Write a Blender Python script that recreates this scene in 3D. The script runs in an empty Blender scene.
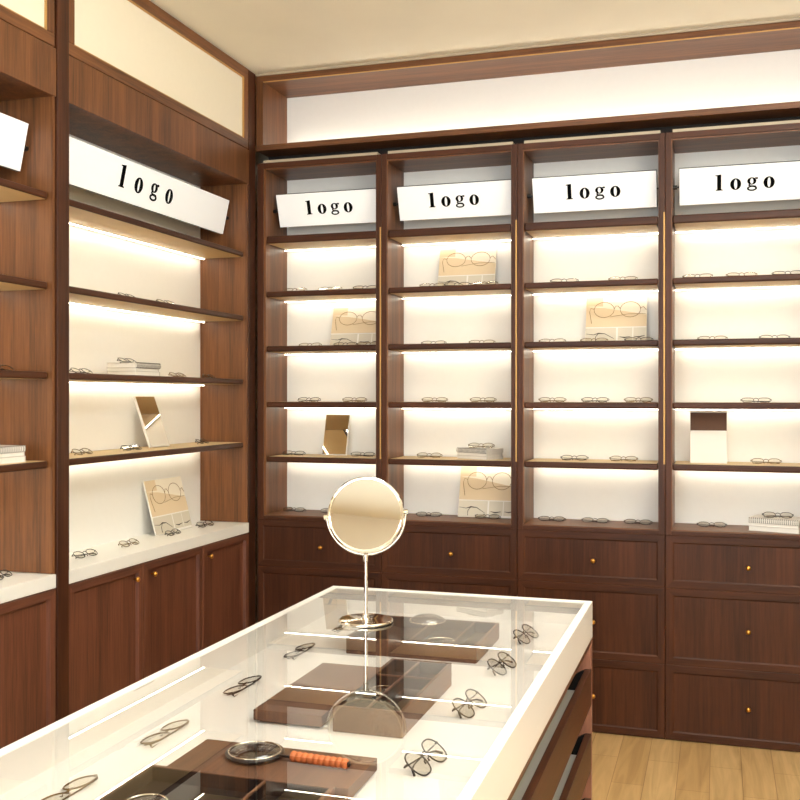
import bpy, bmesh, math, random
from mathutils import Vector, Matrix
random.seed(7)
S = bpy.context.scene
COL = S.collection
PI = math.pi

# ------------------------------------------------------------------ materials
def s2l(c):
    return tuple(((v/255)/12.92 if v/255 <= .04045 else ((v/255+.055)/1.055)**2.4) for v in c) + (1,)

def newmat(name):
    m = bpy.data.materials.new(name); m.use_nodes = True
    nt = m.node_tree
    for n in list(nt.nodes): nt.nodes.remove(n)
    out = nt.nodes.new('ShaderNodeOutputMaterial')
    return m, nt, out

def plain(name, rgb, rough=.5, metal=0, noise=0.0, nscale=40, spec=.5, coat=0, emit=None, estr=0):
    m, nt, out = newmat(name)
    b = nt.nodes.new('ShaderNodeBsdfPrincipled')
    b.inputs['Roughness'].default_value = rough
    b.inputs['Metallic'].default_value = metal
    b.inputs['Specular IOR Level'].default_value = spec
    b.inputs['Coat Weight'].default_value = coat
    c = s2l(rgb)
    if noise:
        tc = nt.nodes.new('ShaderNodeTexCoord'); n = nt.nodes.new('ShaderNodeTexNoise')
        n.inputs['Scale'].default_value = nscale; n.inputs['Detail'].default_value = 5
        nt.links.new(tc.outputs['Object'], n.inputs['Vector'])
        r = nt.nodes.new('ShaderNodeMix'); r.data_type = 'RGBA'
        r.inputs['A'].default_value = tuple(v*(1-noise) for v in c[:3])+(1,)
        r.inputs['B'].default_value = tuple(min(1, v*(1+noise)) for v in c[:3])+(1,)
        nt.links.new(n.outputs['Fac'], r.inputs['Factor'])
        nt.links.new(r.outputs['Result'], b.inputs['Base Color'])
    else:
        b.inputs['Base Color'].default_value = c
    if emit:
        b.inputs['Emission Color'].default_value = s2l(emit); b.inputs['Emission Strength'].default_value = estr
    nt.links.new(b.outputs[0], out.inputs[0])
    return m

def emitter(name, rgb, strength):
    m, nt, out = newmat(name)
    e = nt.nodes.new('ShaderNodeEmission'); e.inputs[0].default_value = tuple(rgb)+(1,); e.inputs[1].default_value = strength
    nt.links.new(e.outputs[0], out.inputs[0]); return m

def wood(name, dark, light, axis='Z', rough=.42, bands=1.0, spec=.4):
    m, nt, out = newmat(name)
    L = nt.links.new
    tc = nt.nodes.new('ShaderNodeTexCoord')
    def stretch(a, b):
        mp = nt.nodes.new('ShaderNodeMapping')
        sc = [a, a, a]; sc['XYZ'.index(axis)] = b
        mp.inputs['Scale'].default_value = sc
        L(tc.outputs['Object'], mp.inputs['Vector']); return mp
    fine = nt.nodes.new('ShaderNodeTexNoise'); fine.inputs['Scale'].default_value = 1; fine.inputs['Detail'].default_value = 6; fine.inputs['Roughness'].default_value = .65
    L(stretch(130, 5).outputs[0], fine.inputs['Vector'])
    mid = nt.nodes.new('ShaderNodeTexNoise'); mid.inputs['Scale'].default_value = 1; mid.inputs['Detail'].default_value = 3; mid.inputs['Distortion'].default_value = .6
    L(stretch(26, 1.1).outputs[0], mid.inputs['Vector'])
    big = nt.nodes.new('ShaderNodeTexNoise'); big.inputs['Scale'].default_value = 1; big.inputs['Detail'].default_value = 1
    L(stretch(9, .25).outputs[0], big.inputs['Vector'])
    a1 = nt.nodes.new('ShaderNodeMath'); a1.operation = 'MULTIPLY_ADD'; a1.inputs[1].default_value = .42
    L(fine.outputs['Fac'], a1.inputs[0])
    a2 = nt.nodes.new('ShaderNodeMath'); a2.operation = 'MULTIPLY'; a2.inputs[1].default_value = .34
    L(mid.outputs['Fac'], a2.inputs[0]); L(a2.outputs[0], a1.inputs[2])
    a3 = nt.nodes.new('ShaderNodeMath'); a3.operation = 'MULTIPLY_ADD'; a3.inputs[1].default_value = .24*bands
    L(big.outputs['Fac'], a3.inputs[0]); L(a1.outputs[0], a3.inputs[2])
    cr = nt.nodes.new('ShaderNodeValToRGB')
    cr.color_ramp.elements[0].position = .35; cr.color_ramp.elements[0].color = s2l(dark)
    cr.color_ramp.elements[1].position = .65; cr.color_ramp.elements[1].color = s2l(light)
    L(a3.outputs[0], cr.inputs[0])
    b = nt.nodes.new('ShaderNodeBsdfPrincipled'); b.inputs['Roughness'].default_value = rough; b.inputs['Specular IOR Level'].default_value = spec
    L(cr.outputs[0], b.inputs['Base Color'])
    bp = nt.nodes.new('ShaderNodeBump'); bp.inputs['Strength'].default_value = .12; bp.inputs['Distance'].default_value = .002
    L(fine.outputs['Fac'], bp.inputs['Height']); L(bp.outputs[0], b.inputs['Normal'])
    L(b.outputs[0], out.inputs[0])
    return m

def glassy(name, tint=(1, 1, 1), f0=.05, k=.95, rough=.0, gain=1.0):
    """thin clear glass: see-through, with an angle-dependent mirror reflection"""
    m, nt, out = newmat(name); L = nt.links.new
    g = nt.nodes.new('ShaderNodeNewGeometry')
    d = nt.nodes.new('ShaderNodeVectorMath'); d.operation = 'DOT_PRODUCT'
    L(g.outputs['Incoming'], d.inputs[0]); L(g.outputs['Normal'], d.inputs[1])
    ab = nt.nodes.new('ShaderNodeMath'); ab.operation = 'ABSOLUTE'; L(d.outputs['Value'], ab.inputs[0])
    om = nt.nodes.new('ShaderNodeMath'); om.operation = 'SUBTRACT'; om.inputs[0].default_value = 1; L(ab.outputs[0], om.inputs[1])
    pw = nt.nodes.new('ShaderNodeMath'); pw.operation = 'POWER'; pw.inputs[1].default_value = 5; L(om.outputs[0], pw.inputs[0])
    ma = nt.nodes.new('ShaderNodeMath'); ma.operation = 'MULTIPLY_ADD'; ma.inputs[1].default_value = k*gain; ma.inputs[2].default_value = f0*gain; ma.use_clamp = True
    L(pw.outputs[0], ma.inputs[0])
    fr = nt.nodes.new('ShaderNodeMath'); fr.operation = 'SUBTRACT'; fr.inputs[0].default_value = 1; L(g.outputs['Backfacing'], fr.inputs[1])
    mm = nt.nodes.new('ShaderNodeMath'); mm.operation = 'MULTIPLY'; L(ma.outputs[0], mm.inputs[0]); L(fr.outputs[0], mm.inputs[1]); ma = mm
    t = nt.nodes.new('ShaderNodeBsdfTransparent'); t.inputs[0].default_value = tuple(tint)+(1,)
    gl = nt.nodes.new('ShaderNodeBsdfGlossy'); gl.inputs['Roughness'].default_value = rough
    mx = nt.nodes.new('ShaderNodeMixShader'); L(ma.outputs[0], mx.inputs[0]); L(t.outputs[0], mx.inputs[1]); L(gl.outputs[0], mx.inputs[2])
    L(mx.outputs[0], out.inputs[0]); return m

def floor_mat():
    m, nt, out = newmat('oak_planks'); L = nt.links.new
    tc = nt.nodes.new('ShaderNodeTexCoord'); mp = nt.nodes.new('ShaderNodeMapping')
    mp.inputs['Rotation'].default_value = (0, 0, PI/2); mp.inputs['Location'].default_value = (.13, .03, 0)
    L(tc.outputs['Object'], mp.inputs['Vector'])
    br = nt.nodes.new('ShaderNodeTexBrick'); br.inputs['Scale'].default_value = 1
    br.inputs['Brick Width'].default_value = .75; br.inputs['Row Height'].default_value = .118
    br.inputs['Mortar Size'].default_value = .0012; br.inputs['Mortar Smooth'].default_value = .4
    br.offset = .37; br.inputs['Bias'].default_value = 0
    br.inputs['Color1'].default_value = s2l((208, 172, 120)); br.inputs['Color2'].default_value = s2l((194, 156, 104))
    br.inputs['Mortar'].default_value = s2l((148, 106, 62))
    L(mp.outputs[0], br.inputs['Vector'])
    m2 = nt.nodes.new('ShaderNodeMapping'); m2.inputs['Scale'].default_value = (22, 1.6, 22); L(tc.outputs['Object'], m2.inputs['Vector'])
    n = nt.nodes.new('ShaderNodeTexNoise'); n.inputs['Scale'].default_value = 1; n.inputs['Detail'].default_value = 6; n.inputs['Distortion'].default_value = 1.6
    L(m2.outputs[0], n.inputs['Vector'])
    cr = nt.nodes.new('ShaderNodeValToRGB'); cr.color_ramp.elements[0].position = .3; cr.color_ramp.elements[0].color = (.72, .68, .62, 1)
    cr.color_ramp.elements[1].position = .65; cr.color_ramp.elements[1].color = (1, 1, 1, 1); L(n.outputs['Fac'], cr.inputs[0])
    mx = nt.nodes.new('ShaderNodeMix'); mx.data_type = 'RGBA'; mx.blend_type = 'MULTIPLY'; mx.inputs['Factor'].default_value = 1
    L(br.outputs['Color'], mx.inputs['A']); L(cr.outputs[0], mx.inputs['B'])
    b = nt.nodes.new('ShaderNodeBsdfPrincipled'); b.inputs['Roughness'].default_value = .4
    L(mx.outputs['Result'], b.inputs['Base Color']); L(b.outputs[0], out.inputs[0]); return m

DK, LT = (60, 33, 16), (130, 82, 46)
M = {}
for ax in 'XYZ': M['wood'+ax] = wood('walnut_grain_'+ax.lower(), DK, LT, ax)
for ax in 'XYZ': M['base'+ax] = wood('dark_walnut_'+ax.lower(), (44, 22, 11), (84, 46, 26), ax, spec=.25)
M['blockY'] = wood('block_walnut', (68, 42, 28), (112, 76, 52), 'Y', rough=.5)
M['doorZ'] = wood('red_walnut_z', (66, 36, 25), (124, 74, 52), 'Z')
M['doorY'] = wood('red_walnut_y', (66, 36, 25), (116, 70, 50), 'Y')
M['shelf_face'] = plain('light_shelf_laminate', (206, 178, 132), .5, noise=.06, nscale=12)
M['rose'] = wood('rose_veneer', (124, 80, 62), (156, 106, 84), 'Z')
M['panel'] = plain('cream_back_panel', (250, 247, 242), .6, noise=.015)
M['wall'] = plain('cream_plaster', (222, 212, 194), .8, noise=.04, nscale=6)
M['ceil'] = plain('ceiling_plaster', (248, 240, 220), .8, noise=.07, nscale=2.5)
M['frieze'] = plain('frieze_panel_cream', (236, 226, 204), .45, noise=.02)
M['white'] = plain('white_stone_counter', (242, 238, 230), .3, noise=.01)
M['case'] = plain('white_lacquer', (233, 227, 220), .28)
M['sign'] = plain('white_sign_face_glow', (245, 245, 245), .4, emit=(255, 255, 255), estr=.12)  # slight emission added to brighten the boards, which are no lamps
M['black'] = plain('black_letter', (3, 3, 3), .9, spec=.1)
M['dark'] = plain('recess_shade_dark', (22, 14, 10), .8)  # shade of recesses and gaps put into a near-black colour
M['liner'] = plain('black_liner', (20, 17, 16), .7, spec=.2)
M['drawerfl'] = plain('grey_liner', (176, 168, 154), .6)
M['brass'] = plain('brass', (205, 150, 70), .28, 1)
M['inlay'] = plain('brass_inlay', (190, 146, 86), .5, .3)
M['gold'] = plain('gold_wire', (120, 96, 56), .3, .9)
M['bronze'] = plain('dark_bronze_wire', (52, 42, 32), .35, .8)
M['blk_frame'] = plain('black_frame', (16, 14, 13), .3)
M['chrome'] = plain('chrome', (235, 225, 208), .06, 1)
M['vmirror'] = plain('vanity_mirror_glass', (200, 194, 184), .015, 1)
M['mirror'] = plain('mirror_glass', (235, 228, 215), .015, 1)
M['alu'] = plain('aluminium_channel', (215, 215, 225), .35, .6)
M['trim'] = plain('pale_trim', (176, 162, 140), .5)
M['brown'] = plain('brown_leather_card', (92, 62, 44), .7, noise=.12, nscale=220)
M['card'] = plain('card_white', (240, 234, 226), .6)
M['pic1'] = plain('print_beige', (226, 204, 170), .6, noise=.05, nscale=8)
M['pic1b'] = plain('print_pale', (246, 236, 218), .6)
M['pic2'] = plain('print_grey', (214, 204, 186), .6)
M['ink'] = plain('print_brown', (150, 114, 70), .6)
M['ink2'] = plain('print_dark', (58, 44, 32), .6)
M['paper'] = plain('page_edges', (236, 230, 222), .8, noise=.1, nscale=300)
M['cover'] = plain('magazine_cover', (206, 198, 188), .5, noise=.2, nscale=60)
M['leather'] = plain('orange_leather', (206, 108, 56), .5, noise=.15, nscale=90)
M['glass'] = glassy('display_glass', tint=(.985, .985, .98), gain=1.5)
M['lens'] = glassy('spectacle_lens', tint=(.97, .96, .93), f0=.03, gain=.8)
M['lens_tint'] = glassy('grey_tinted_lens', tint=(.93, .92, .89), f0=.05, gain=1.0)
M['lens_shiny'] = glassy('coated_lens', tint=(.8, .76, .70), f0=.35, gain=1.0)
M['led'] = emitter('warm_led', (1.0, .93, .75), 15)
M['led_up'] = emitter('warm_led_cove', (1.0, .93, .78), 18)
M['floor'] = floor_mat()

# ------------------------------------------------------------------ mesh builder
class MB:
    def __init__(s): s.v = []; s.f = []; s.mi = []
    def add(s, vs, fs, mi=0):
        o = len(s.v); s.v += [Vector(v) for v in vs]
        for f in fs: s.f.append([i+o for i in f]); s.mi.append(mi)
    def box(s, x0, x1, y0, y1, z0, z1, mi=0, skip=()):
        v = [(x0,y0,z0),(x1,y0,z0),(x1,y1,z0),(x0,y1,z0),(x0,y0,z1),(x1,y0,z1),(x1,y1,z1),(x0,y1,z1)]
        f = [(0,3,2,1),(4,5,6,7),(0,1,5,4),(1,2,6,5),(2,3,7,6),(3,0,4,7)]
        s.add(v, f, mi); return s
    def tube(s, pts, r, closed=False, n=6, mi=0):
        pts = [Vector(p) for p in pts]; m = len(pts); rings = []
        up = Vector((0.03, .02, 1)).normalized()
        for i, p in enumerate(pts):
            a = pts[(i-1) % m] if (closed or i) else p; b = pts[(i+1) % m] if (closed or i < m-1) else p
            t = (b-a).normalized()
            u = t.cross(up)
            if u.length < 1e-3: u = t.cross(Vector((1, 0, 0)))
            u.normalize(); w = t.cross(u)
            rr = r[i] if isinstance(r, (list, tuple)) else r
            rings.append([p+(u*math.cos(2*PI*k/n)+w*math.sin(2*PI*k/n))*rr for k in range(n)])
        vs = [q for R in rings for q in R]; fs = []
        for i in range(m if closed else m-1):
            j = (i+1) % m
            for k in range(n): fs.append((i*n+k, i*n+(k+1) % n, j*n+(k+1) % n, j*n+k))
        if not closed: fs += [tuple(range(n))[::-1], tuple(range((m-1)*n, m*n))]
        s.add(vs, fs, mi); return s
    def lathe(s, prof, c=(0,0,0), n=32, mat=None, mi=0):
        """prof: list of (r,z) about the local z axis; mat maps to place"""
        vs = []; fs = []; mat = mat or Matrix.Identity(4); c = Vector(c)
        for r, z in prof:
            for k in range(n):
                vs.append(mat @ Vector((r*math.cos(2*PI*k/n), r*math.sin(2*PI*k/n), z)) + c)
        for i in range(len(prof)-1):
            for k in range(n): fs.append((i*n+k, i*n+(k+1) % n, (i+1)*n+(k+1) % n, (i+1)*n+k))
        fs += [tuple(range(n))[::-1], tuple(range((len(prof)-1)*n, len(prof)*n))]
        s.add(vs, fs, mi); return s
    def panel_front(s, O, U, W, N, w, h, rings, miters=True):
        """framed front: O corner, U width dir, W height dir, N outward; rings = (inset, out)"""
        O, U, W, N = Vector(O), Vector(U), Vector(W), Vector(N)
        vs = []; fs = []; mi = []
        for ins, o in rings:
            vs += [O+U*ins+W*ins+N*o, O+U*(w-ins)+W*ins+N*o, O+U*(w-ins)+W*(h-ins)+N*o, O+U*ins+W*(h-ins)+N*o]
        flip = U.cross(W).dot(N) < 0
        for i in range(len(rings)-1):
            for k in range(4):
                q = (i*4+k, i*4+(k+1) % 4, (i+1)*4+(k+1) % 4, (i+1)*4+k)
                fs.append(q[::-1] if flip else q); mi.append(1 if k in (0, 2) else 0)
        e = (len(rings)-1)*4; q = (e, e+1, e+2, e+3); fs.append(q[::-1] if flip else q); mi.append(0)
        q = (3, 2, 1, 0); fs.append(q[::-1] if flip else q); mi.append(0)
        o = len(s.v); s.v += vs
        for f, m_ in zip(fs, mi): s.f.append([i+o for i in f]); s.mi.append(m_)
        return s
    def xf(s, mat):
        s.v = [mat @ v for v in s.v]; return s
    def build(s, name, mat, parent=None, bevel=0, smooth=False, local=False, label=None, seg=2):
        me = bpy.data.meshes.new(name)
        off = Vector((0, 0, 0))
        if parent is not None and not local:
            p = parent
            while p is not None: off += p.location; p = p.parent
        me.from_pydata([tuple(v-off) for v in s.v], [], s.f)
        mats = mat if isinstance(mat, (list, tuple)) else [mat]
        for m_ in mats: me.materials.append(M[m_] if isinstance(m_, str) else m_)
        if len(mats) > 1:
            for p_, k in zip(me.polygons, s.mi): p_.material_index = k
        bm = bmesh.new(); bm.from_mesh(me); bmesh.ops.recalc_face_normals(bm, faces=bm.faces); bm.to_mesh(me); bm.free()
        if smooth:
            for p_ in me.polygons: p_.use_smooth = True
        me.update()
        o = bpy.data.objects.new(name, me); COL.objects.link(o)
        if parent is not None: o.parent = parent
        if bevel:
            b = o.modifiers.new('bevel', 'BEVEL'); b.width = bevel; b.segments = seg; b.limit_method = 'ANGLE'; b.angle_limit = .6
            if len(mats) > 1: b.material = 0
        if label: o['label'] = label
        return o

def BOX(*a): return MB().box(*a)
def tag(o, label, cat, group=None):
    o['label'] = label; o['category'] = cat
    if group: o['group'] = group
    return o
def thing(name, label, cat, loc=(0,0,0), rz=0, group=None):
    o = bpy.data.objects.new(name, None); o.empty_display_size = .05; COL.objects.link(o)
    o.location = loc; o.rotation_euler = (0, 0, rz)
    return tag(o, label, cat, group)
def struct(o): o['kind'] = 'structure'; return o
def copy_tree(o, parent=None):
    c = o.copy(); COL.objects.link(c); c.parent = parent
    for ch in [x for x in o.children]: copy_tree(ch, c)
    return c

# ------------------------------------------------------------------ dimensions
YB = 4.421                      # face of the back cabinets
XL = -2.11                      # face of the left wall units
CEN = [-2.111, -1.478, -0.846, -0.213, 0.420, 1.053]
ZSH = [2.219, 1.954, 1.693, 1.427, 1.166]     # shelf tops, back wall
ZL = [2.133, 1.833, 1.534, 1.237]             # shelf tops, left wall
CEIL = 2.996
XR = 1.075; YF = -2.0

# ------------------------------------------------------------------ room
struct(BOX(-2.6, XR+.1, YF-.1, 4.9, -.1, 0).build('floor', 'floor'))
struct(BOX(-2.6, XR+.1, YF-.1, 4.9, CEIL, CEIL+.1).build('ceiling', 'ceil'))
struct(BOX(-2.6, XR+.1, 4.74, 4.84, 0, CEIL).build('wall_back', 'wall'))
struct(BOX(-2.5, -2.40, YF, 4.74, 0, CEIL).build('wall_left', 'wall'))
struct(BOX(XR, XR+.1, YF, 4.74, 0, CEIL).build('wall_right', 'wall'))
# shop front behind the camera: plinth, head and a wide glazed opening
wf = MB().box(-2.4, XR, YF-.1, YF, 0, .35); wf.box(-2.4, XR, YF-.1, YF, 2.55, CEIL); wf.box(-2.4, -2.0, YF-.1, YF, .35, 2.55); wf.box(.75, XR, YF-.1, YF, .35, 2.55)
struct(wf.build('wall_front', 'wall'))
win = MB()
for a in (-2.0, -1.1, -.2, .7): win.box(a, a+.05, YF-.07, YF-.02, .35, 2.55)
win.box(-2.0, .75, YF-.07, YF-.02, .35, .41); win.box(-2.0, .75, YF-.07, YF-.02, 2.49, 2.55)
w1 = struct(win.build('window_1', 'woodZ'))
BOX(-1.98, .73, YF-.05, YF-.044, .40, 2.50).build('glass_pane', 'glass', w1)

# left frieze (cream panels in a walnut frame) --------------------------------
def left_frieze(name, y0, y1):
    mb = MB(); g = .03
    mb.box(-2.18, XL, y0, y1, 2.948, CEIL-.002, 1); mb.box(-2.18, XL, y0, y1, 2.617, 2.660, 1)
    mb.box(-2.18, XL, y0, y0+.038, 2.660, 2.948); mb.box(-2.18, XL, y1-.036, y1, 2.660, 2.948)
    o = struct(mb.build(name, ['woodZ', 'woodY'], bevel=.003))
    BOX(-2.16, XL-.012, y0+.03, y1-.03, 2.652, 2.956).build('frieze_panel', 'frieze', o, label='cream panel')
    bd = MB()
    for (a, b, c, d) in ((y0+.038, y1-.036, 2.660, 2.664), (y0+.038, y1-.036, 2.944, 2.948), (y0+.038, y0+.042, 2.664, 2.944), (y1-.040, y1-.036, 2.664, 2.944)):
        bd.box(XL-.012, XL-.004, a, b, c, d)
    bd.build('bead', 'inlay', o)
    return o
left_frieze('trim_1', 2.951, 4.338)
left_frieze('trim_2', 1.497, 2.879)
# pillars: floor to ceiling
struct(BOX(-2.40, XL+.004, 2.888, 2.951, 0, CEIL-.002).build('trim_3', 'baseZ', bevel=.002))
struct(BOX(-2.40, XL-.002, 4.346, 4.419, 0, CEIL-.002).build('trim_4', 'baseZ', bevel=.002))
struct(BOX(-2.40, XL+.004, 1.43, 1.495, 0, CEIL-.002).build('trim_5', 'woodZ', bevel=.002))
struct(BOX(-2.40, XL, YF, 1.43, 0, CEIL-.002).build('trim_6', 'woodZ'))

# back frieze: long recessed light box over the cabinets ----------------------
fb = MB()
fb.box(XL, XR-.01, YB, 4.73, 2.628, 2.655, 1)
fb.box(XL, XR-.01, YB, 4.73, 2.957, 2.984, 1)
fb.box(XL, -2.074, YB, 4.73, 2.655, 2.957)
fz = struct(fb.build('trim_7', ['woodZ', 'woodX'], bevel=.002))
BOX(-2.074, XR-.02, 4.705, 4.725, 2.655, 2.957).build('frieze_back_panel', 'panel', fz, label='cream back panel')
BOX(-2.074, XR-.02, YB+.002, YB+.007, 2.953, 2.9575).build('bead', 'inlay', fz)
BOX(-2.05, XR-.04, 4.672, 4.684, 2.656, 2.662).build('led_strip', 'led_up', fz, label='warm light strip')
BOX(XL, XR-.01, YB-.004, YB+.03, 2.984, CEIL-.001).build('cornice', 'trim', fz, label='pale ceiling bead')
struct(BOX(XL, XR-.01, 4.56, 4.60, 2.581, 2.628).build('trim_8', 'dark'))  # near-black strip stands in for shade in the gap over the cabinets

# ------------------------------------------------------------------ lettering
def ring(mb, cx, cz, ao, bo, ai, bi, d, n=28, shift=0):
    v = []
    for y in (0, -d):
        for (a, b, sx) in ((ao, bo, 0), (ai, bi, shift)):
            v += [(cx+sx+a*math.cos(2*PI*k/n), y, cz+b*math.sin(2*PI*k/n)) for k in range(n)]
    f = []
    for k in range(n):
        j = (k+1) % n
        f += [(2*n+k, 2*n+j, 3*n+j, 3*n+k), (k, n+k, n+j, j), (k, j, 2*n+j, 2*n+k), (n+k, 3*n+k, 3*n+j, n+j)]
    mb.add(v, f)
def poly(mb, pts, d):
    n = len(pts); v = [(x, 0, z) for x, z in pts]+[(x, -d, z) for x, z in pts]
    f = [tuple(range(n)), tuple(range(2*n-1, n-1, -1))]+[(k, (k+1) % n, n+(k+1) % n, n+k) for k in range(n)]
    mb.add(v, f)
def lettering(sc=1.0, sp=1.0):
    """the word logo, bold serif, centred; local x right, z up, facing -y; one mesh per letter"""
    d = .0012; p = .0615*sp; x0 = -1.5*p; out = []
    mb = MB()
    # l
    w = .0078
    poly(mb, [(x0-w, -.0205), (x0+w, -.0205), (x0+w, .041), (x0-w*.2, .040), (x0-w-.0065, .0385), (x0-w-.0065, .0355), (x0-w, .035)], d)
    poly(mb, [(x0-w-.0055, -.0215), (x0+w+.0055, -.0215), (x0+w+.0055, -.0185), (x0+w, -.017), (x0-w, -.017), (x0-w-.0055, -.0185)], d)
    out.append(mb)
    for k in (1, 3):
        mb = MB(); out.append(mb)
        ring(mb, x0+k*p, 0, .0206, .0224, .0058, .0186, d)
    # g
    mb = MB(); out.append(mb)
    gx = x0+2*p
    ring(mb, gx-.002, .0085, .0168, .0140, .0060, .0104, d)
    ring(mb, gx-.001, -.0195, .0188, .0104, .0118, .0048, d)
    poly(mb, [(gx-.013, -.002), (gx-.008, -.0045), (gx-.0085, -.0075), (gx+.004, -.0085), (gx+.013, -.0100), (gx+.0165, -.0170), (gx+.010, -.0150), (gx+.001, -.0130), (gx-.010, -.0115), (gx-.0155, -.0075)], d)
    poly(mb, [(gx+.006, .0175), (gx+.011, .0165), (gx+.0155, .0195), (gx+.016, .0215), (gx+.011, .0215)], d)
    ring(mb, gx+.0168, .0185, .0042, .0038, .0004, .0004, d, n=14)
    for q in out: q.v = [v*sc for v in q.v]
    return out

def sign(name_lab, c, w, h, tilt, facing, sc, pins=(True, True), tx=0, sp=1.0):
    """facing 'back': faces -y; 'left': faces +x. c = centre of the board"""
    R = Matrix.Rotation(tilt, 4, 'X')            # top leans forward (-y)
    F = Matrix.Rotation(PI/2 if facing == 'left' else 0, 4, 'Z')
    T = Matrix.Translation(Vector((0, 0, 0)))
    t = thing('sign_board', name_lab, 'sign', c, 0, 'tilted logo signs')
    X = F @ R
    MB().box(-w/2, w/2, -.006, .005, -h/2, h/2).xf(X).build('board', 'sign', t, local=True)
    MB().box(-w/2-.0025, w/2+.0025, .0052, .012, -h/2-.0025, h/2+.0025).xf(X).build('backing', 'blk_frame', t, local=True, label='thin dark edge')
    for l in lettering(sc, sp): l.xf(Matrix.Translation((tx, -.0062, 0))).xf(X).build('letter', 'black', t, local=True, label='black serif letter')
    for sgn, on in zip((-1, 1), pins):
        if on:
            k = MB().tube([(sgn*w/2, 0, 0), (sgn*(w/2+.010), 0, 0), (sgn*(w/2+.010), 0, 0), (sgn*(w/2+.028), 0, 0)], [.004, .004, .009, .009], n=12).xf(X)
            k.build('pivot_pin', 'blk_frame', t, local=True)
    return t

# ------------------------------------------------------------------ cabinets
def led(mb_parent, x0, x1, y0, y1, z, axis='X'):
    hz = MB(); 
    hz.box(x0, x1, y0, y1, z-.0045, z)
    h = hz.build('light_channel', 'alu', mb_parent)
    i = .0008
    d = MB().box(x0+(0.002 if axis == 'X' else i), x1-(0.002 if axis == 'X' else i), y0+(i if axis == 'X' else .002), y1-(i if axis == 'X' else .002), z-.0065, z-.0046)
    d.build('led_strip', 'led', h, label='glowing warm strip')

PLACE = ['back wall, nearest the corner', 'back wall, second from corner', 'back wall, third from corner', 'back wall, fourth from corner', 'back wall, beyond the right edge']
for b in range(5):
    x0, x1 = CEN[b]+.0006, CEN[b+1]-.0006
    if b == 0: x0 = -2.104
    w = x1-x0
    t = thing('display_cabinet', 'walnut display cabinet with lit shelves and three drawers, '+PLACE[b], 'cabinet', ((x0+x1)/2, YB, 0), 0, 'back wall display cabinets')
    ix0, ix1 = x0+.028, x1-.028
    if b == 0: ix0 = -2.062
    # carcass
    for a, c in ((x0, ix0-.0), (ix1, x1)):
        BOX(a, c, YB+.006, 4.70, .867, 2.567).build('side_panel', 'woodZ', t)
    BOX(ix0, ix1, YB+.006, 4.70, 2.535, 2.567).build('top_panel', 'woodX', t)
    BOX(ix0, ix1, YB+.004, 4.70, .862, .889).build('bottom_panel', 'woodX', t)
    BOX(ix0, ix1, 4.678, 4.70, .889, 2.535).build('back_panel', 'panel', t, label='cream back panel')
    # face frame
    ff = MB(); fw = .024
    ff.box(x0, x0+fw if b else -2.072, YB, YB+.012, .867, 2.567); ff.box(x1-fw, x1, YB, YB+.012, .867, 2.567)
    ff.box(x0+(fw if b else .032), x1-fw, YB, YB+.012, 2.541, 2.567, 1); ff.box(x0+(fw if b else .032), x1-fw, YB, YB+.012, .867, .884, 1)
    ff.build('face_frame', ['baseZ', 'baseX'], t, bevel=.0015)
    BOX(x0+.03, x1-.02, YB+.004, 4.62, 2.5675, 2.580).build('top_trim', 'trim', t, label='pale strip')
    for z in ZSH:
        s = BOX(ix0+.0005, ix1-.0005, YB+.008, 4.6775, z-.027 if z < 2.1 else z-.036, z); s.mi[0] = s.mi[1] = 1; s = s.build('shelf', ['baseX', 'shelf_face'], t, bevel=.007, seg=3, label='pale-faced shelf with dark front edge')
        zb = z-.027 if z < 2.1 else z-.036
        led(s, ix0+.002, ix1-.002, 4.638, 4.646, zb)
    # drawers
    for (za, zc) in ((.643, .866), (.319, .642), (.004, .318)):
        d = MB(); d.panel_front((x0+.0002, YB+.004, za+.0002), (1,0,0), (0,0,1), (0,-1,0), w-.0004, zc-za+.0006,
              [(0, -.018), (0, .0022), (.002, .004), (.030, .004), (.0325, .0018), (.036, .0006)])
        dr = d.build('drawer_front', ['baseZ', 'baseX'], t)
        kx = (x0+x1)/2+.016; kz = (za+zc)/2; kz = kz-.01 if za > .6 else kz
        prof = [(.004, 0), (.004, .008), (.008, .011), (.0105, .015), (.0098, .020), (.006, .0235), (.001, .0245)]
        MB().lathe(prof, (kx, YB+.004, kz), 16, Matrix.Rotation(PI/2, 4, 'X')).build('knob', 'brass', dr, smooth=True, label='small brass knob')
    BOX(x0+.003, x1-.003, YB+.02, 4.70, .004, .862).build('drawer_case', 'dark', t)
    if b < 4:
        BOX(x1-.0065, x1, YB-.0025, YB, 1.165, 2.232).build('inlay_strip', 'inlay', t, label='brass inlay strip')

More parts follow.
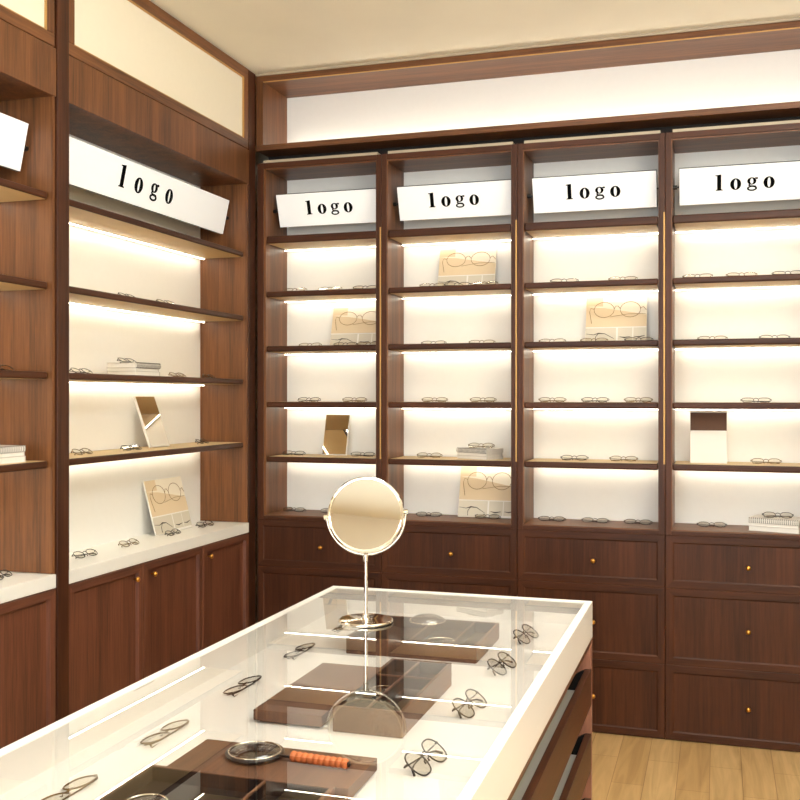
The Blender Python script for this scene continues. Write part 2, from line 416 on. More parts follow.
def left_unit(lab, y0, y1, doors, knobs):
    t = thing('wall_display_cabinet', lab, 'cabinet', (XL, (y0+y1)/2, 0), 0, 'left wall display cabinets')
    BOX(-2.40, XL-.006, y0, y0+.012, .86, 2.455).build('side_panel', 'woodZ', t)
    BOX(-2.40, XL-.006, y1-.012, y1, .86, 2.455).build('side_panel', 'woodZ', t)
    BOX(-2.385, -2.36, y0+.012, y1-.012, .858, 2.455).build('back_panel', 'panel', t, label='cream back panel')
    BOX(-2.385, XL, y0, y1, 2.453, 2.615).build('valance', 'woodZ', t, bevel=.002)
    BOX(-2.385, XL, y0, y1, .812, .858).build('countertop', 'white', t, bevel=.002, label='white counter')
    a, c = y0+.0125, y1-.0125
    for z in ZL:
        th = .024
        # shelf with rounded front corners
        r = .017; mb = MB(); n = 6; pts = [(-2.3595, a), (-2.128-r, a)]
        pts = [(-2.3595, a)]+[(-2.128-r+r*math.sin(k/n*PI/2), a+r-r*math.cos(k/n*PI/2)) for k in range(n+1)]
        pts += [(-2.128-r+r*math.cos(k/n*PI/2), c-r+r*math.sin(k/n*PI/2)) for k in range(n+1)]+[(-2.3595, c)]
        m_ = len(pts)
        mb.add([(x, y, z-th) for x, y in pts]+[(x, y, z) for x, y in pts], [tuple(range(m_))[::-1], tuple(range(m_, 2*m_))]+[(k, (k+1) % m_, m_+(k+1) % m_, m_+k) for k in range(m_)])
        mb.mi[0] = mb.mi[1] = 1; s = mb.build('shelf', ['baseY', 'shelf_face'], t, bevel=.006, seg=3, label='pale-faced shelf with dark front edge')
        led(s, -2.333, -2.325, a+.02, c-.02, z-th, 'Y')
    for (da, dc), (ky,) in zip(doors, knobs):
        d = MB().panel_front((XL-.006, da+.001, .004), (0,1,0), (0,0,1), (1,0,0), dc-da-.002, .806,
            [(0, -.016), (0, .003), (.003, .006), (.030, .006), (.033, -.008), (.040, -.009)])
        dr = d.build('door', ['doorZ', 'doorY'], t)
        if ky:
            prof = [(.004, 0), (.004, .008), (.008, .011), (.0105, .016), (.0098, .021), (.006, .0245), (.001, .0255)]
            MB().lathe(prof, (XL-.0005, ky, .76), 16, Matrix.Rotation(PI/2, 4, 'Y')).build('knob', 'brass', dr, smooth=True, label='small brass knob')
    BOX(-2.385, XL-.024, y0+.003, y1-.003, .004, .812).build('cabinet_body', 'dark', t)
    return t
left_unit('walnut left-wall display cabinet nearest the corner, lit shelves over white counter', 2.953, 4.344,
          [(2.953, 3.425), (3.425, 3.897), (3.897, 4.344)], [(3.358,), (3.482,), (3.942,)])
left_unit('walnut left-wall display cabinet cut by the left edge of the photo', 1.497, 2.886,
          [(1.497, 1.96), (1.96, 2.423), (2.423, 2.886)], [(None,), (None,), (None,)])

# ------------------------------------------------------------------ signs
for b, lab in enumerate(('white logo sign tilted atop the back cabinet nearest the corner', 'white logo sign tilted atop the second back cabinet from the corner',
                         'white logo sign tilted atop the third back cabinet from the corner', 'white logo sign tilted atop the back cabinet at the right edge')):
    cx = (CEN[b]+CEN[b+1])/2+.007+(.020 if b == 0 else 0)
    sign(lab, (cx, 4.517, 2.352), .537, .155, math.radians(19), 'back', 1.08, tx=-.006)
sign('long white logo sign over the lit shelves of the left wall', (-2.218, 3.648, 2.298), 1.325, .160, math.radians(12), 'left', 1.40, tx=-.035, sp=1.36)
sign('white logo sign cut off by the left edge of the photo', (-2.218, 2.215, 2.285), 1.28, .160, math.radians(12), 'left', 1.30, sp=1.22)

# ------------------------------------------------------------------ eyeglasses
def make_glasses(label, wire, r=.0013, tilt=32, w=.0475, h=.037, shape='oval', loc=(0,0,0), lens='lens'):
    root = thing('eyeglasses', label, 'glasses', loc)
    T = math.radians(tilt); U = Vector((0, math.cos(T), math.sin(T))); N = Vector((0, -math.sin(T), math.cos(T)))
    def P(x, t, n=0): return Vector((x, 0, r))+U*(t+h/2)+N*n
    rim = MB(); cx = w/2+.0095
    def outline(sx, k, n, s=1.0):
        a = 2*PI*k/n; ex = .8 if shape == 'oval' else .62
        ca, sa = math.cos(a), math.sin(a)
        return P(sx*cx+w/2*s*math.copysign(abs(ca)**ex, ca), h/2*s*math.copysign(abs(sa)**(ex+.08), sa) if sa else 0)
    for sx in (-1, 1):
        rim.tube([outline(sx, k, 22) for k in range(22)], r, True, 5)
    rim.tube([P(-.0105, .005), P(-.006, .0085, .002), P(0, .0098, .003), P(.006, .0085, .002), P(.0105, .005)], r*1.1, False, 5)
    for sx in (-1, 1):   # nose pads
        rim.tube([P(sx*.0105, -.001), P(sx*.0085, -.003, -.005), P(sx*.0075, -.008, -.006)], [r*.6, r*.8, r*1.5], False, 5)
        rim.tube([P(sx*(cx+w/2-.001), h*.18), P(sx*(cx+w/2+.004), h*.20, -.001), P(sx*(cx+w/2+.0045), h*.20, -.007)], r*1.3, False, 5)
    rim.build('frame', wire, root, local=True, smooth=True)
    for sx in (-1, 1):
        ln = MB(); n = 22
        top = [outline(sx, k, n, .965)+N*.0004 for k in range(n)]; bot = [outline(sx, k, n, .965)-N*.0004 for k in range(n)]
        ln.add(bot+top, [tuple(range(n))[::-1], tuple(range(n, 2*n))]+[(k, (k+1) % n, n+(k+1) % n, n+k) for k in range(n)])
        ln.build('lens', lens, root, local=True)
        tp = MB(); e = sx*(cx+w/2+.004); off = -.007-(.0032 if sx > 0 else 0)
        tp.tube([P(e, h*.20, off), P(e*.4, h*.17, off-.001), P(-e*.45, h*.10, off-.001), P(-e*.72, h*.0, off), P(-e*.88, -h*.22, off+.001)], [r, r*.9, r*.9, r*1.3, r*1.5], False, 5)
        tp.build('temple', wire, root, local=True, smooth=True)
    return root

ORI = {}
for key, kw in {'gold': dict(wire='gold'), 'bronze': dict(wire='bronze'), 'black': dict(wire='blk_frame', shape='square', h=.033),
                'gold_low': dict(wire='gold', tilt=20), 'ledge': dict(wire='bronze', tilt=25, lens='lens_shiny')}.items():
    ORI[key] = kw
proto = {}
def glasses(kind, label, loc, rz, group, **kw):
    if kind not in proto or kw:
        a = dict(ORI[kind]); a.update(kw)
        o = make_glasses(label, loc=loc, **a)
        if not kw: proto[kind] = o
    else:
        o = copy_tree(proto[kind]); o['label'] = label; o.location = loc
    o.rotation_euler = (0, 0, rz); o['group'] = group
    return o

CAB = ['first back cabinet', 'second back cabinet', 'third back cabinet', 'fourth back cabinet']
ROW = {2: 'second shelf from top', 3: 'third shelf from top', 4: 'fourth shelf from top', 5: 'fifth shelf from top', 0: 'bottom ledge'}
POS = {1: [''], 2: ['left pair', 'right pair'], 3: ['left pair', 'middle pair', 'right pair']}
BK = {(0,2): [-1.948,-1.768,-1.587], (0,3): [-1.871,-1.687,-1.572], (0,4): [-1.876,-1.642], (0,5): [-1.954,-1.600], (0,0): [-1.954,-1.758],
      (1,2): [-1.26,-1.14,-1.015], (1,3): [-1.255,-1.025], (1,4): [-1.246,-1.02], (1,5): [-1.274], (1,0): [-1.274,-1.002],
      (2,2): [-.65,-.398], (2,3): [-.707,-.523,-.33], (2,4): [-.703,-.518,-.33], (2,5): [-.606,-.394], (2,0): [-.707,-.518,-.334],
      (3,2): [-.085,.096,.277], (3,3): [-.024,.226], (3,4): [.152], (3,5): [.191], (3,0): [-.024]}
for (b, r), xs in BK.items():
    z = .889 if r == 0 else ZSH[r-1]
    for k, x in enumerate(xs):
        kind = ('gold', 'bronze', 'gold')[(b+r+k) % 3] if r else 'bronze'
        if (b, r) in ((0, 5), (3, 4)): kind = 'black'
        if r == 0: kind = 'ledge'
        col = {'gold': 'gold wire', 'bronze': 'dark bronze wire', 'black': 'black', 'ledge': 'dark bronze shiny-lensed'}[kind]
        ps = POS[len(xs)][k]
        Y = 4.565 if r else 4.575
        if r == 2: Y = 4.478
        lab = '%s eyeglasses, %s, %s%s' % (col, CAB[b], ROW[r], ', '+ps if ps else '')
        glasses(kind, lab, (x*(1.0+(Y-4.49)/4.49), Y, z), random.uniform(-.12, .12), 'eyeglasses on the back wall shelves')

LROW = {2: 'second shelf', 3: 'third shelf', 4: 'lowest shelf', 'c': 'white counter'}
LF = {2: [3.44, 3.73], 3: [3.18, 3.87, 4.15], 4: [3.235, 3.56, 4.15], 'c': [3.237, 3.532, 3.871, 4.159]}
NP = {2: ['left pair', 'right pair'], 3: ['left pair', 'middle pair', 'right pair'], 4: ['leftmost pair', 'second pair from the left', 'third pair from the left', 'rightmost pair']}
for r, ys in LF.items():
    z = .858 if r == 'c' else ZL[r-1]
    for k, y in enumerate(ys):
        kind = ('bronze', 'gold', 'black')[(k+(0 if r == 'c' else r)) % 3]
        col = {'gold': 'gold wire', 'bronze': 'dark bronze wire', 'black': 'black'}[kind]
        x = {2: -2.175, 3: -2.20, 4: -2.235, 'c': -2.225}[r]
        glasses(kind, '%s eyeglasses, left wall %s, %s' % (col, LROW[r], NP[len(ys)][k]), (x, y, z), PI/2+random.uniform(-.15, .15), 'eyeglasses on the left wall cabinet')
glasses('gold', 'gold wire eyeglasses on the second-highest shelf at the photo\'s left edge', (-2.215, 2.765, ZL[1]), PI/2, 'eyeglasses at the left edge')
glasses('bronze', 'dark bronze eyeglasses on the third-highest shelf at the photo\'s left edge', (-2.225, 2.765, ZL[2]), PI/2-.1, 'eyeglasses at the left edge')
glasses('black', 'black eyeglasses on the white counter at the photo\'s left edge', (-2.222, 2.775, .858), PI/2+.25, 'eyeglasses at the left edge')

# ------------------------------------------------------------------ books / magazines
def magazine(lab, loc, w, d, h, rz, edge='paper', group='magazines on the shelves'):
    """page edges towards local -y, spine towards +x"""
    t = thing('magazine', lab, 'magazine', loc, rz, group)
    MB().box(-w/2+.003, w/2-.002, -d/2+.002, d/2-.002, .0014, h-.0014).build('pages', edge, t, local=True)
    c = MB(); c.box(-w/2, w/2, -d/2, d/2, 0, .0013); c.box(-w/2, w/2, -d/2, d/2, h-.0013, h); c.box(w/2-.0015, w/2, -d/2, d/2, .0013, h-.0013)
    c.build('cover', 'cover', t, local=True)
    return t
def wire_bound(lab, loc, w, d, h, rz, group='magazines on the shelves'):
    t = magazine(lab, loc, w, d, h, rz, group=group)
    t.name = 'notebook'; t['category'] = 'notebook'
    mb = MB(); n = 24
    for k in range(n):
        x = -w/2+.006+(w-.012)*k/(n-1)
        mb.tube([(x, -d/2+.004+.0075*math.cos(a)-.003, h/2+(h/2+.0012)*math.sin(a)) for a in [2*PI*q/10 for q in range(10)]], .0009, True, 4)
    mb.build('wire_binding', 'bronze', t, local=True)
    return t
z = ZL[2]
magazine('bottom magazine of the stack on the left-wall third shelf', (-2.225, 3.54, z), .18, .13, .017, PI/2)
magazine('middle magazine of the stack on the left-wall third shelf', (-2.228, 3.54, z+.0172), .176, .13, .013, PI/2+.02, 'card')
wire_bound('wire-bound notebook topping the stack on the left-wall third shelf', (-2.225, 3.54, z+.0304), .18, .13, .020, PI/2-.015)
glasses('black', 'black eyeglasses on top of the notebook stack, left-wall third shelf', (-2.215, 3.50, z+.0506), PI/2+.05, 'eyeglasses on magazine stacks')
z = ZL[3]
magazine('bottom magazine of the stack at the photo\'s left edge', (-2.235, 2.665, z), .27, .14, .020, PI/2)
magazine('middle magazine of the stack at the photo\'s left edge', (-2.235, 2.663, z+.0202), .265, .14, .014, PI/2, 'card')
wire_bound('wire-bound notebook topping the stack at the photo\'s left edge', (-2.235, 2.665, z+.0344), .27, .14, .020, PI/2)
glasses('black', 'black eyeglasses on top of the notebook stack at the photo\'s left edge', (-2.215, 2.69, z+.0546), PI/2, 'eyeglasses on magazine stacks')
z = ZSH[4]
magazine('bottom magazine of the stack in the second back cabinet', (-1.048, 4.568, z), .185, .115, .015, -.50)
magazine('middle magazine of the stack in the second back cabinet', (-1.050, 4.568, z+.0152), .18, .113, .014, -.47, 'card')
wire_bound('wire-bound notebook topping the stack in the second back cabinet', (-1.048, 4.568, z+.0294), .185, .115, .019, -.50)
glasses('gold', 'gold wire eyeglasses on top of the notebook stack, second back cabinet', (-1.046, 4.565, z+.0494), .0, 'eyeglasses on magazine stacks')
z = .889
magazine('bottom magazine of the stack on the bottom ledge, fourth back cabinet', (.238, 4.535, z), .205, .13, .020, -.30)
magazine('middle magazine of the stack on the bottom ledge, fourth back cabinet', (.236, 4.535, z+.0202), .20, .128, .014, -.28, 'card')
wire_bound('wire-bound notebook topping the stack on the bottom ledge, fourth back cabinet', (.238, 4.535, z+.0344), .205, .13, .020, -.31)
glasses('bronze', 'dark bronze eyeglasses on top of the notebook stack, fourth back cabinet', (.240, 4.515, z+.0546), .02, 'eyeglasses on magazine stacks')

# ------------------------------------------------------------------ posters
def poster(lab, loc, w, h, lean, rz, roll=0):
    t = thing('display_card', lab, 'poster', loc, rz, 'eyewear advertising cards')
    X = Matrix.Rotation(-lean, 4, 'X')
    def B(x0, x1, z0, z1, dy, mat, name, lab2=None):
        MB().box(x0, x1, -.006-dy, -.0058, z0, z1).xf(X).build(name, mat, t, local=True, label=lab2)
    MB().box(-w/2, w/2, -.006, 0, 0, h).xf(X).build('card', 'card', t, local=True, bevel=.0005)
    hs = h*.34
    B(-w/2+.001, w/2-.001, hs, h-.001, .0004, 'pic1b', 'printed_photo', 'pale sunlit photo of round gold glasses')
    mb = MB(); mb.box(-w/2+.001, -w/2+w*.28, -.0068, -.0064, h*.80, h-.001); 
    y0, y1 = -.0068, -.0064
    mb.add([(-w/2+.001, y0, hs), (w/2-.001, y0, hs), (w/2-.001, y0, h*.60), (-w/2+w*.30, y0, h*.76), (-w/2+.001, y0, h*.80),
            (-w/2+.001, y1, hs), (w/2-.001, y1, hs), (w/2-.001, y1, h*.60), (-w/2+w*.30, y1, h*.76), (-w/2+.001, y1, h*.80)],
           [(0,1,2,3,4), (9,8,7,6,5)]+[(k, (k+1) % 5, 5+(k+1) % 5, 5+k) for k in range(5)])
    mb.xf(X).build('printed_shade', 'pic1', t, local=True, label='tan part of the photo')
    B(-w/2+.001, -.004+w*.02, .002, hs-.005, .0004, 'pic2', 'printed_photo', 'small grey photo of dark glasses')
    B(w*.02+.004, w*.27, .010, hs-.005, .0004, 'pic2', 'printed_photo'); B(w*.285, w/2-.001, .010, hs-.005, .0004, 'pic2', 'printed_photo')
    g = MB(); yy = -.0072
    for cx in (-w*.20, w*.23):
        g.tube([(cx+w*.165*math.cos(a), yy, h*.72+h*.17*math.sin(a)) for a in [2*PI*k/24 for k in range(24)]], .0013, True, 4)
    g.tube([(-w*.035, yy, h*.74), (-w*.01, yy, h*.80), (w*.03, yy, h*.80), (w*.065, yy, h*.74)], .0013, False, 4)
    g.tube([(-w*.365, yy, h*.74), (-w*.42, yy, h*.76), (-w*.44, yy, h*.68), (-w*.40, yy, h*.42)], .0013, False, 4)
    g.tube([(w*.39, yy, h*.74), (w*.44, yy, h*.78), (w*.49, yy, h*.70)], .0013, False, 4)
    g.tube([(-w*.10, yy, h*.56), (w*.2, yy, h*.62), (w*.48, yy, h*.62)], .0010, False, 4)
    g.xf(X).build('printed_glasses', 'ink', t, local=True, label='large round glasses printed on the card')
    g = MB()
    g.tube([(-w*.48, yy, h*.19), (-w*.36, yy, h*.17), (-w*.28, yy, h*.20), (-w*.18, yy, h*.19), (-w*.03, yy, h*.08)], [.0009, .0012, .003, .0015, .0009], False, 4)
    g.tube([(-w*.28, yy, h*.20), (-w*.33, yy, h*.12), (-w*.33, yy, h*.03)], .0014, False, 4)
    g.tube([(w*.06, yy, h*.12), (w*.14, yy, h*.10), (w*.24, yy, h*.12)], [.0008, .0028, .001], False, 4)
    g.tube([(w*.30, yy, h*.12), (w*.38, yy, h*.11), (w*.47, yy, h*.14)], [.0008, .0026, .001], False, 4)
    g.xf(X).build('printed_details', 'ink2', t, local=True)
    return t
LEAN = math.radians(16)
poster('beige eyewear poster on the third-highest shelf of the corner back cabinet', (-1.668, 4.611, ZSH[2]), .275, .20, LEAN, 0)
poster('beige eyewear poster on the second-highest shelf, second back cabinet', (-1.125, 4.611, ZSH[1]), .275, .205, LEAN, 0)
poster('beige eyewear poster on the bottom ledge of the second back cabinet', (-1.025, 4.611, .889), .275, .24, LEAN, 0)
poster('beige eyewear poster on the third-highest shelf, third back cabinet', (-.437, 4.611, ZSH[2]), .27, .215, LEAN, 0)
poster('beige eyewear poster standing on the white counter of the left wall', (-2.285, 3.955, .858), .31, .238, math.radians(15), PI/2)

# ------------------------------------------------------------------ small leaning mirrors and box
def small_mirror(lab, loc, w, h, lean, rz):
    t = thing('tabletop_mirror', lab, 'mirror', loc, rz, 'small frameless display mirrors')
    X = Matrix.Rotation(-lean, 4, 'X')
    MB().box(-w/2, w/2, -.010, 0, 0, h).xf(X).build('backing', 'card', t, local=True, bevel=.001, label='white edge')
    MB().box(-w/2+.004, w/2-.004, -.0112, -.0101, .004, h-.004).xf(X).build('mirror_glass', 'mirror', t, local=True)
    return t
small_mirror('rectangular mirror leaning on the lowest shelf of the left wall', (-2.262, 3.79, ZL[3]), .155, .228, math.radians(20), PI/2)
small_mirror('rectangular mirror leaning on the lowest raised shelf of the corner back cabinet', (-1.777, 4.60, ZSH[4]), .128, .205, math.radians(16), 0)
t = thing('display_block', 'white display card with a brown top band, fourth back cabinet', 'display card', (-.039, 4.55, ZSH[4]))
BOX(-.115, .037, 4.548, 4.566, ZSH[4], ZSH[4]+.223).build('card', 'card', t, bevel=.001)
BOX(-.1135, .0355, 4.5468, 4.5480, ZSH[4]+.140, ZSH[4]+.217).build('top_band', 'brown', t, label='brown leather band')
BOX(-.10, .022, 4.566, 4.60, ZSH[4], ZSH[4]+.004).build('easel_foot', 'card', t)

# ------------------------------------------------------------------ central display table
TX0, TX1, TY0, TY1 = -1.192, -.359, .30, 3.072
ZT, ZF = .838, .767
tb = thing('display_table', 'white glass-topped display table with walnut drawers in the foreground', 'display table', ((TX0+TX1)/2, (TY0+TY1)/2, 0))
tr = .021
ring_ = MB()
o = [(TX0, TY0), (TX1, TY0), (TX1, TY1), (TX0, TY1)]; i_ = [(TX0+tr, TY0+tr), (TX1-tr, TY0+tr), (TX1-tr, TY1-tr), (TX0+tr, TY1-tr)]
vs = [(x, y, .730) for x, y in o]+[(x, y, ZT) for x, y in o]+[(x, y, ZT) for x, y in i_]+[(x, y, ZF) for x, y in i_]
fs = [(3, 2, 1, 0), (12, 13, 14, 15)]
for k in range(4):
    j = (k+1) % 4
    fs += [(k, j, 4+j, 4+k), (4+k, 4+j, 8+j, 8+k), (8+k, 8+j, 12+j, 12+k)]
ring_.add(vs, fs); ring_.build('case_rim', 'case', tb, bevel=.0015, label='white lacquered tray rim')
BOX(TX0+tr+.0005, TX1-tr-.0005, TY0+tr+.0005, TY1-tr-.0005, .8295, .8355).build('glass_top', 'glass', tb, label='clear glass top')
# carcass
ca = MB(); xe = TX1-.001
ca.box(TX0+.002, xe, TY1-.024, TY1-.001, 0, .7295); ca.box(TX0+.002, xe, TY0+.002, TY0+.024, 0, .7295)
ca.build('end_panel', 'rose', tb, label='rosy walnut end panel')
cb = MB(); cb.box(TX0+.002, xe, TY0+.024, TY1-.024, .716, .7295, 0); cb.box(TX0+.002, TX0+.022, TY0+.024, TY1-.024, 0, .716, 0)
cb.box(TX0+.022, xe-.01, TY0+.024, TY1-.024, .02, .10, 0); cb.box(TX0+.022, xe, 1.335, 1.357, .10, .716, 0)
cb.build('carcass', 'woodY', tb)
for (ya, yc) in ((1.3585, TY1-.0245), (TY0+.0245, 1.3345)):
    for z0 in (.532, .340, .148):
        f = BOX(xe-.018, xe, ya, yc, z0, z0+.108)
        d = f.build('drawer', 'baseY', tb, bevel=.001)
        BOX(xe-.46, xe-.018, ya+.012, yc-.012, z0+.034, z0+.044).build('drawer_floor', 'drawerfl', d, label='grey lining')
        for (p, q) in ((ya, ya+.012), (yc-.012, yc)):
            v = [(xe-.018, z0+.02), (xe-.018, z0+.107), (xe-.10, z0+.06), (xe-.46, z0+.06), (xe-.46, z0+.02)]
            n = 5; sd = MB(); sd.add([(x, p, z_) for x, z_ in v]+[(x, q, z_) for x, z_ in v], [tuple(range(n)), tuple(range(2*n-1, n-1, -1))]+[(k, (k+1) % n, n+(k+1) % n, n+k) for k in range(n)])
            sd.build('drawer_side', 'liner', d, label='dark side')

# walnut blocks and trays inside the case
def tray(lab, x0, x1, y0, y1, zt, xs=(), ys=(), rim=.007, deep=.030):
    t = thing('walnut_tray', lab, 'tray', ((x0+x1)/2, (y0+y1)/2, ZF), 0, 'walnut display trays in the table')
    mb = MB(); b = ZF+.0005
    mb.box(x0, x1, y0, y0+rim, b, zt); mb.box(x0, x1, y1-rim, y1, b, zt); mb.box(x0, x0+rim, y0+rim, y1-rim, b, zt); mb.box(x1-rim, x1, y0+rim, y1-rim, b, zt)
    mb.box(x0+rim, x1-rim, y0+rim, y1-rim, b, zt-deep)
    mb.build('tray_body', 'blockY', t)
    for x in xs:
        BOX(x-.0025, x+.0025, y0+rim, y1-rim, zt-.004, zt-.0008).build('divider', 'blockY', t)
    for y in ys:
        BOX(x0+rim, x1-rim, y-.0025, y+.0025, zt-.0045, zt-.0012).build('divider', 'blockY', t)
    ln = MB(); a0, a1, c0, c1 = x0+rim, x1-rim, y0+rim, y1-rim; zb_ = zt-deep; zt_ = zt-.0014; q = .001
    ln.box(a0, a1, c0, c1, zb_, zb_+q); ln.box(a0, a0+q, c0, c1, zb_+q, zt_); ln.box(a1-q, a1, c0, c1, zb_+q, zt_); ln.box(a0+q, a1-q, c0, c0+q, zb_+q, zt_); ln.box(a0+q, a1-q, c1-q, c1, zb_+q, zt_)
    for x in xs: ln.box(x-.002, x+.002, c0+q, c1-q, zb_+q, zt-.004)
    for y in ys: ln.box(a0+q, a1-q, y-.002, y+.002, zb_+q, zt-.0045)
    ln.build('lining', 'liner', t, label='black lining')
    return t
def block(lab, x0, x1, y0, y1, zt):
    t = thing('walnut_plinth', lab, 'plinth', ((x0+x1)/2, (y0+y1)/2, ZF), 0, 'flat walnut plinths in the table')
    BOX(x0, x1, y0, y1, ZF+.0055, zt).build('board', 'blockY', t, bevel=.001)
    BOX(x0+.01, x1-.01, y0+.01, y1-.01, ZF+.0002, ZF+.0055).build('foot', 'liner', t)
tray('far walnut tray in the table, under the round mirror stand', -.945, -.590, 2.532, 2.815, .812, xs=(-.775, -.66))
tray('middle walnut tray with compartments beside the flat plinth in the table', -.750, -.602, 1.932, 2.325, .820, ys=(2.19,), xs=(-.68,))
block('flat walnut plinth left of the middle compartment tray in the table', -.930, -.776, 1.935, 2.328, .795)
block('wide walnut plinth under the magnifying glass in the table', -.934, -.590, 1.590, 1.742, .795)
tray('nearest walnut tray with round lenses at the bottom of the photo', -.962, -.612, 1.10, 1.586, .797, xs=(-.737,), ys=(1.33,), deep=.026)

# round lenses
def loupe(lab, loc, r, wire='chrome', dome=.006, tiltx=0, rz=0):
    t = thing('round_lens', lab, 'lens', loc, rz, 'loose round lenses in the table')
    X = Matrix.Rotation(tiltx, 4, 'X')
    MB().tube([(r*math.cos(a), r*math.sin(a), .003) for a in [2*PI*k/40 for k in range(40)]], .0028, True, 8).xf(X).build('rim', wire, t, local=True, smooth=True)
    pr = [(r*.97, .002)]+[(r*.97*math.cos(a), .003+dome*math.sin(a)) for a in [PI/2*k/8 for k in range(8)]]+[(.0005, .003+dome)]
    MB().lathe(pr, n=32).xf(X).build('lens', 'loupe', t, local=True, smooth=True)
    return t
M['loupe'] = glassy('loupe_glass', tint=(.42, .40, .38), f0=.30, k=.65, gain=1.0)
loupe('clear domed round lens on the far tray in the table', (-.786, 2.765, .8125), .050, dome=.018)
loupe('chrome-rimmed round lens in the middle compartment tray', (-.712, 2.14, .794), .030, tiltx=0)
loupe('left of the two round lenses in the nearest tray', (-.905, 1.475, .7735), .036)
loupe('right of the two round lenses in the nearest tray', (-.80, 1.455, .7735), .038)
loupe('flat round lens in the far tray behind the mirror foot', (-.72, 2.66, .784), .036, dome=.003)

# magnifying glass
mg = thing('magnifying_glass', 'magnifying glass with orange leather-wrapped handle on the walnut plinth', 'magnifying glass', (-.806, 1.684, .7955), math.radians(-4))
MB().tube([(.050*math.cos(a), .050*math.sin(a), .006) for a in [2*PI*k/48 for k in range(48)]], .0042, True, 10).build('rim', 'blk_frame', mg, local=True, smooth=True, label='black ring')
MB().tube([(.0475*math.cos(a), .0475*math.sin(a), .0098) for a in [2*PI*k/48 for k in range(48)]], .0016, True, 8).build('inner_rim', 'chrome', mg, local=True, smooth=True, label='chrome bead')
MB().lathe([(.046, .002)]+[(.047*math.cos(PI/2*k/8), .006+.011*math.sin(PI/2*k/8)) for k in range(8)]+[(.0006, .017)], n=40).build('lens', 'loupe', mg, local=True, smooth=True)
MB().tube([(.052, 0, .007), (.075, 0, .008)], .0028, False, 8).build('neck', 'blk_frame', mg, local=True, smooth=True)
hp = []; hr = []
for k in range(82):
    u = k/81; hp.append((.074+.112*u, 0, .009)); hr.append(.0078*(1+.26*abs(math.sin(u*PI*10))) if 0 < k < 81 else .005)
MB().tube(hp, hr, False, 14).build('handle', 'leather', mg, local=True, smooth=True, label='ribbed orange leather wrap')
MB().tube([(.186, 0, .009), (.190, 0, .009)], [.005, .0035], False, 10).build('end_cap', 'blk_frame', mg, local=True, smooth=True)

# eyeglasses in the table
kw = dict(w=.062, h=.050, r=.0017)
for k, (y, lab, wire) in enumerate(((2.50, 'dark wire eyeglasses in the table\'s left row, farthest of the four', 'bronze'),
                              (2.16, 'dark wire eyeglasses in the table\'s left row, second farthest', 'bronze'),
                              (1.81, 'gold wire eyeglasses in the table\'s left row, third from the far end', 'gold'),
                              (1.485, 'gold wire eyeglasses in the table\'s left row, nearest the camera', 'gold'))):
    glasses('bronze', lab, (-1.09, y, ZF+.0005), -PI/2+.03, 'eyeglasses inside the display table', tilt=12, wire=wire, **kw)
glasses('black', 'small dark eyeglasses in the table just left of the mirror foot', (-1.075, 2.80, ZF+.0005), -PI/2, 'eyeglasses inside the display table', tilt=24, w=.04, h=.03)
for k, (y, lab, wire) in enumerate(((2.82, 'black round eyeglasses in the table\'s right row, farthest of the four', 'blk_frame'),
                              (2.49, 'dark round eyeglasses in the table\'s right row, second farthest', 'bronze'),
                              (2.145, 'dark round eyeglasses in the table\'s right row, third from the far end', 'bronze'),
                              (1.80, 'black round eyeglasses in the table\'s right row, nearest the camera', 'blk_frame'))):
    glasses('bronze', lab, (-.494, y, ZF+.0005), PI/2-.14, 'eyeglasses inside the display table', tilt=36, wire=wire, r=.0016, w=.056, h=.052, lens='lens_tint')

# ------------------------------------------------------------------ mirror stand
mx, my = -.917, 2.61
ms = thing('vanity_mirror', 'round chrome vanity mirror on a pole stand, on the table\'s glass top', 'mirror', (mx, my, .8358))
MB().lathe([(.073, 0), (.075, .002), (.075, .006), (.072, .009), (.02, .0105), (.010, .012), (.009, .022), (.0055, .024)], n=48).build('base', 'chrome', ms, local=True, smooth=False, bevel=.0008)
MB().lathe([(.0055, .02), (.0055, .165), (.0075, .167), (.0075, .180), (.010, .181), (.010, .184), (.0045, .186)], n=16).build('pole', 'chrome', ms, local=True)
zc = 1.129-.8358; ya = math.radians(8); R = .108
rot = Matrix.Translation((0, 0, zc)) @ Matrix.Rotation(math.radians(14), 4, 'Z') @ Matrix.Rotation(math.radians(-4), 4, 'Y')
# yoke
yk = MB().tube([(R*math.sin(a), 0, -R*math.cos(a)) for a in [math.radians(-92+184*k/36) for k in range(37)]], .0036, False, 8)
yk.xf(rot); yk.tube([(0, 0, .18), (0, 0, zc-R+.001)], .0050, False, 10)
yk.build('yoke', 'chrome', ms, local=True, smooth=True)
for sx in (-1, 1):
    MB().tube([(sx*.100, 0, 0), (sx*.106, 0, 0), (sx*.106, 0, 0), (sx*.115, 0, 0)], [.004, .004, .0075, .0075], False, 12).xf(rot).build('pivot_knob', 'chrome', ms, local=True)
fr = rot @ Matrix.Rotation(math.radians(-14.5), 4, 'X') @ Matrix.Scale(1.035, 4)
def prof_disc(mb, prof, n=56): return mb.lathe(prof, n=n, mat=Matrix.Rotation(PI/2, 4, 'X'))
prof_disc(MB(), [(.088, -.008), (.097, -.009), (.1005, -.006), (.1015, 0), (.1005, .006), (.097, .009), (.0935, .0085), (.093, .004), (.02, .003)]).xf(fr).build('mirror_frame', 'chrome', ms, local=True, smooth=False)
prof_disc(MB(), [(.0925, .0045), (.0925, .0055)]).xf(fr).build('mirror_glass', 'vmirror', ms, local=True)

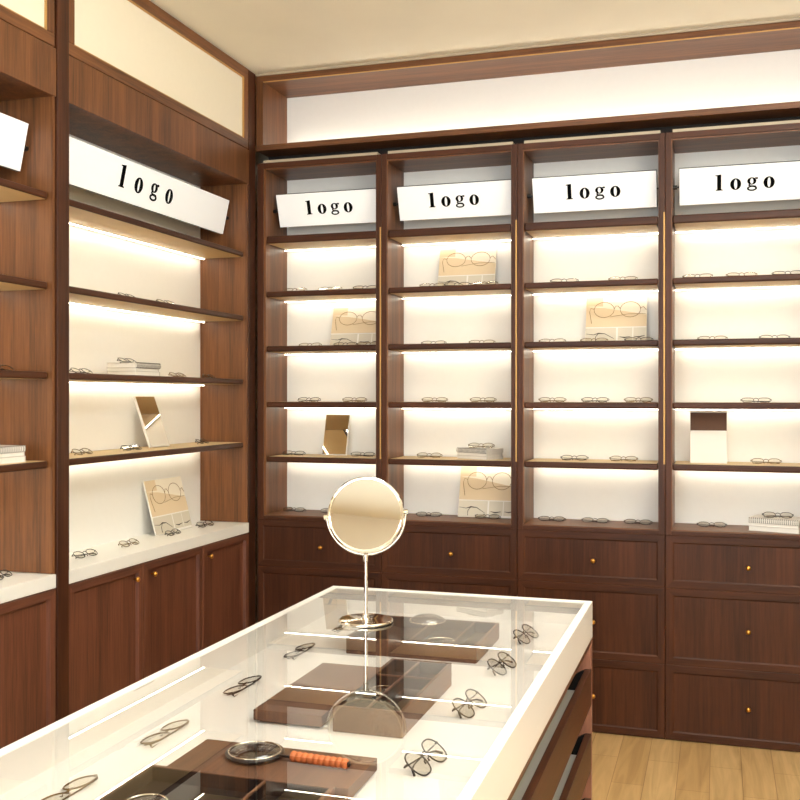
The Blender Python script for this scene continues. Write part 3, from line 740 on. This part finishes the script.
# ------------------------------------------------------------------ lights
def area(name, loc, rot, sx, sy, power, col):
    l = bpy.data.lights.new(name, 'AREA'); l.shape = 'RECTANGLE'; l.size = sx; l.size_y = sy; l.energy = power; l.color = col
    o = bpy.data.objects.new(name, l); COL.objects.link(o); o.location = loc; o.rotation_euler = rot; return o
W = (.86, .95, 1.0)
area('ceiling_fill_light', (-.70, 2.6, CEIL-.02), (0, 0, 0), .5, 1.1, 6, W)  # added unseen ceiling fills, this and the following panels, to brighten the room
area('ceiling_fill_light', (.62, -.6, CEIL-.02), (0, 0, 0), .5, 1.6, 16, W)
area('ceiling_fill_light', (-1.65, -.6, CEIL-.02), (0, 0, 0), .5, 1.6, 16, W)
area('ceiling_fill_light', (.62, 2.0, CEIL-.02), (0, 0, 0), .5, 1.8, 18, W)
area('ceiling_fill_uplight', (.85, 1.1, 2.45), (PI, math.radians(-14), 0), .2, 3.2, 82, (.92, .97, 1.0))  # added bare up-facing fill to brighten the ceiling; there is no cove
area('front_fill_light', (-.6, YF-.12, 1.5), (PI/2, 0, 0), 2.6, 2.1, 78, (.82, .93, 1.0))  # added soft fill from behind the camera, in place of daylight
w = bpy.data.worlds.new('world'); S.world = w; w.use_nodes = True
w.node_tree.nodes['Background'].inputs[0].default_value = (1, .95, .88, 1); w.node_tree.nodes['Background'].inputs[1].default_value = .5

# ------------------------------------------------------------------ camera
cam = bpy.data.cameras.new('camera'); co = bpy.data.objects.new('camera', cam); COL.objects.link(co)
co.location = (0, 0, 1.45); co.rotation_euler = (PI/2, 0, math.atan(318/1013))
cam.sensor_width = 36; cam.lens = 36*1013/800; cam.shift_y = -3/800; cam.clip_start = .02
S.camera = co
S.view_settings.view_transform = 'Standard'; S.view_settings.look = 'None'; S.view_settings.gamma = 1; S.view_settings.use_curve_mapping = False
S.view_settings.exposure = 0.74
S.cycles.use_denoising = True; S.cycles.max_bounces = 10; S.cycles.transparent_max_bounces = 24; S.cycles.caustics_reflective = False; S.cycles.caustics_refractive = False
S.cycles.sample_clamp_indirect = 4
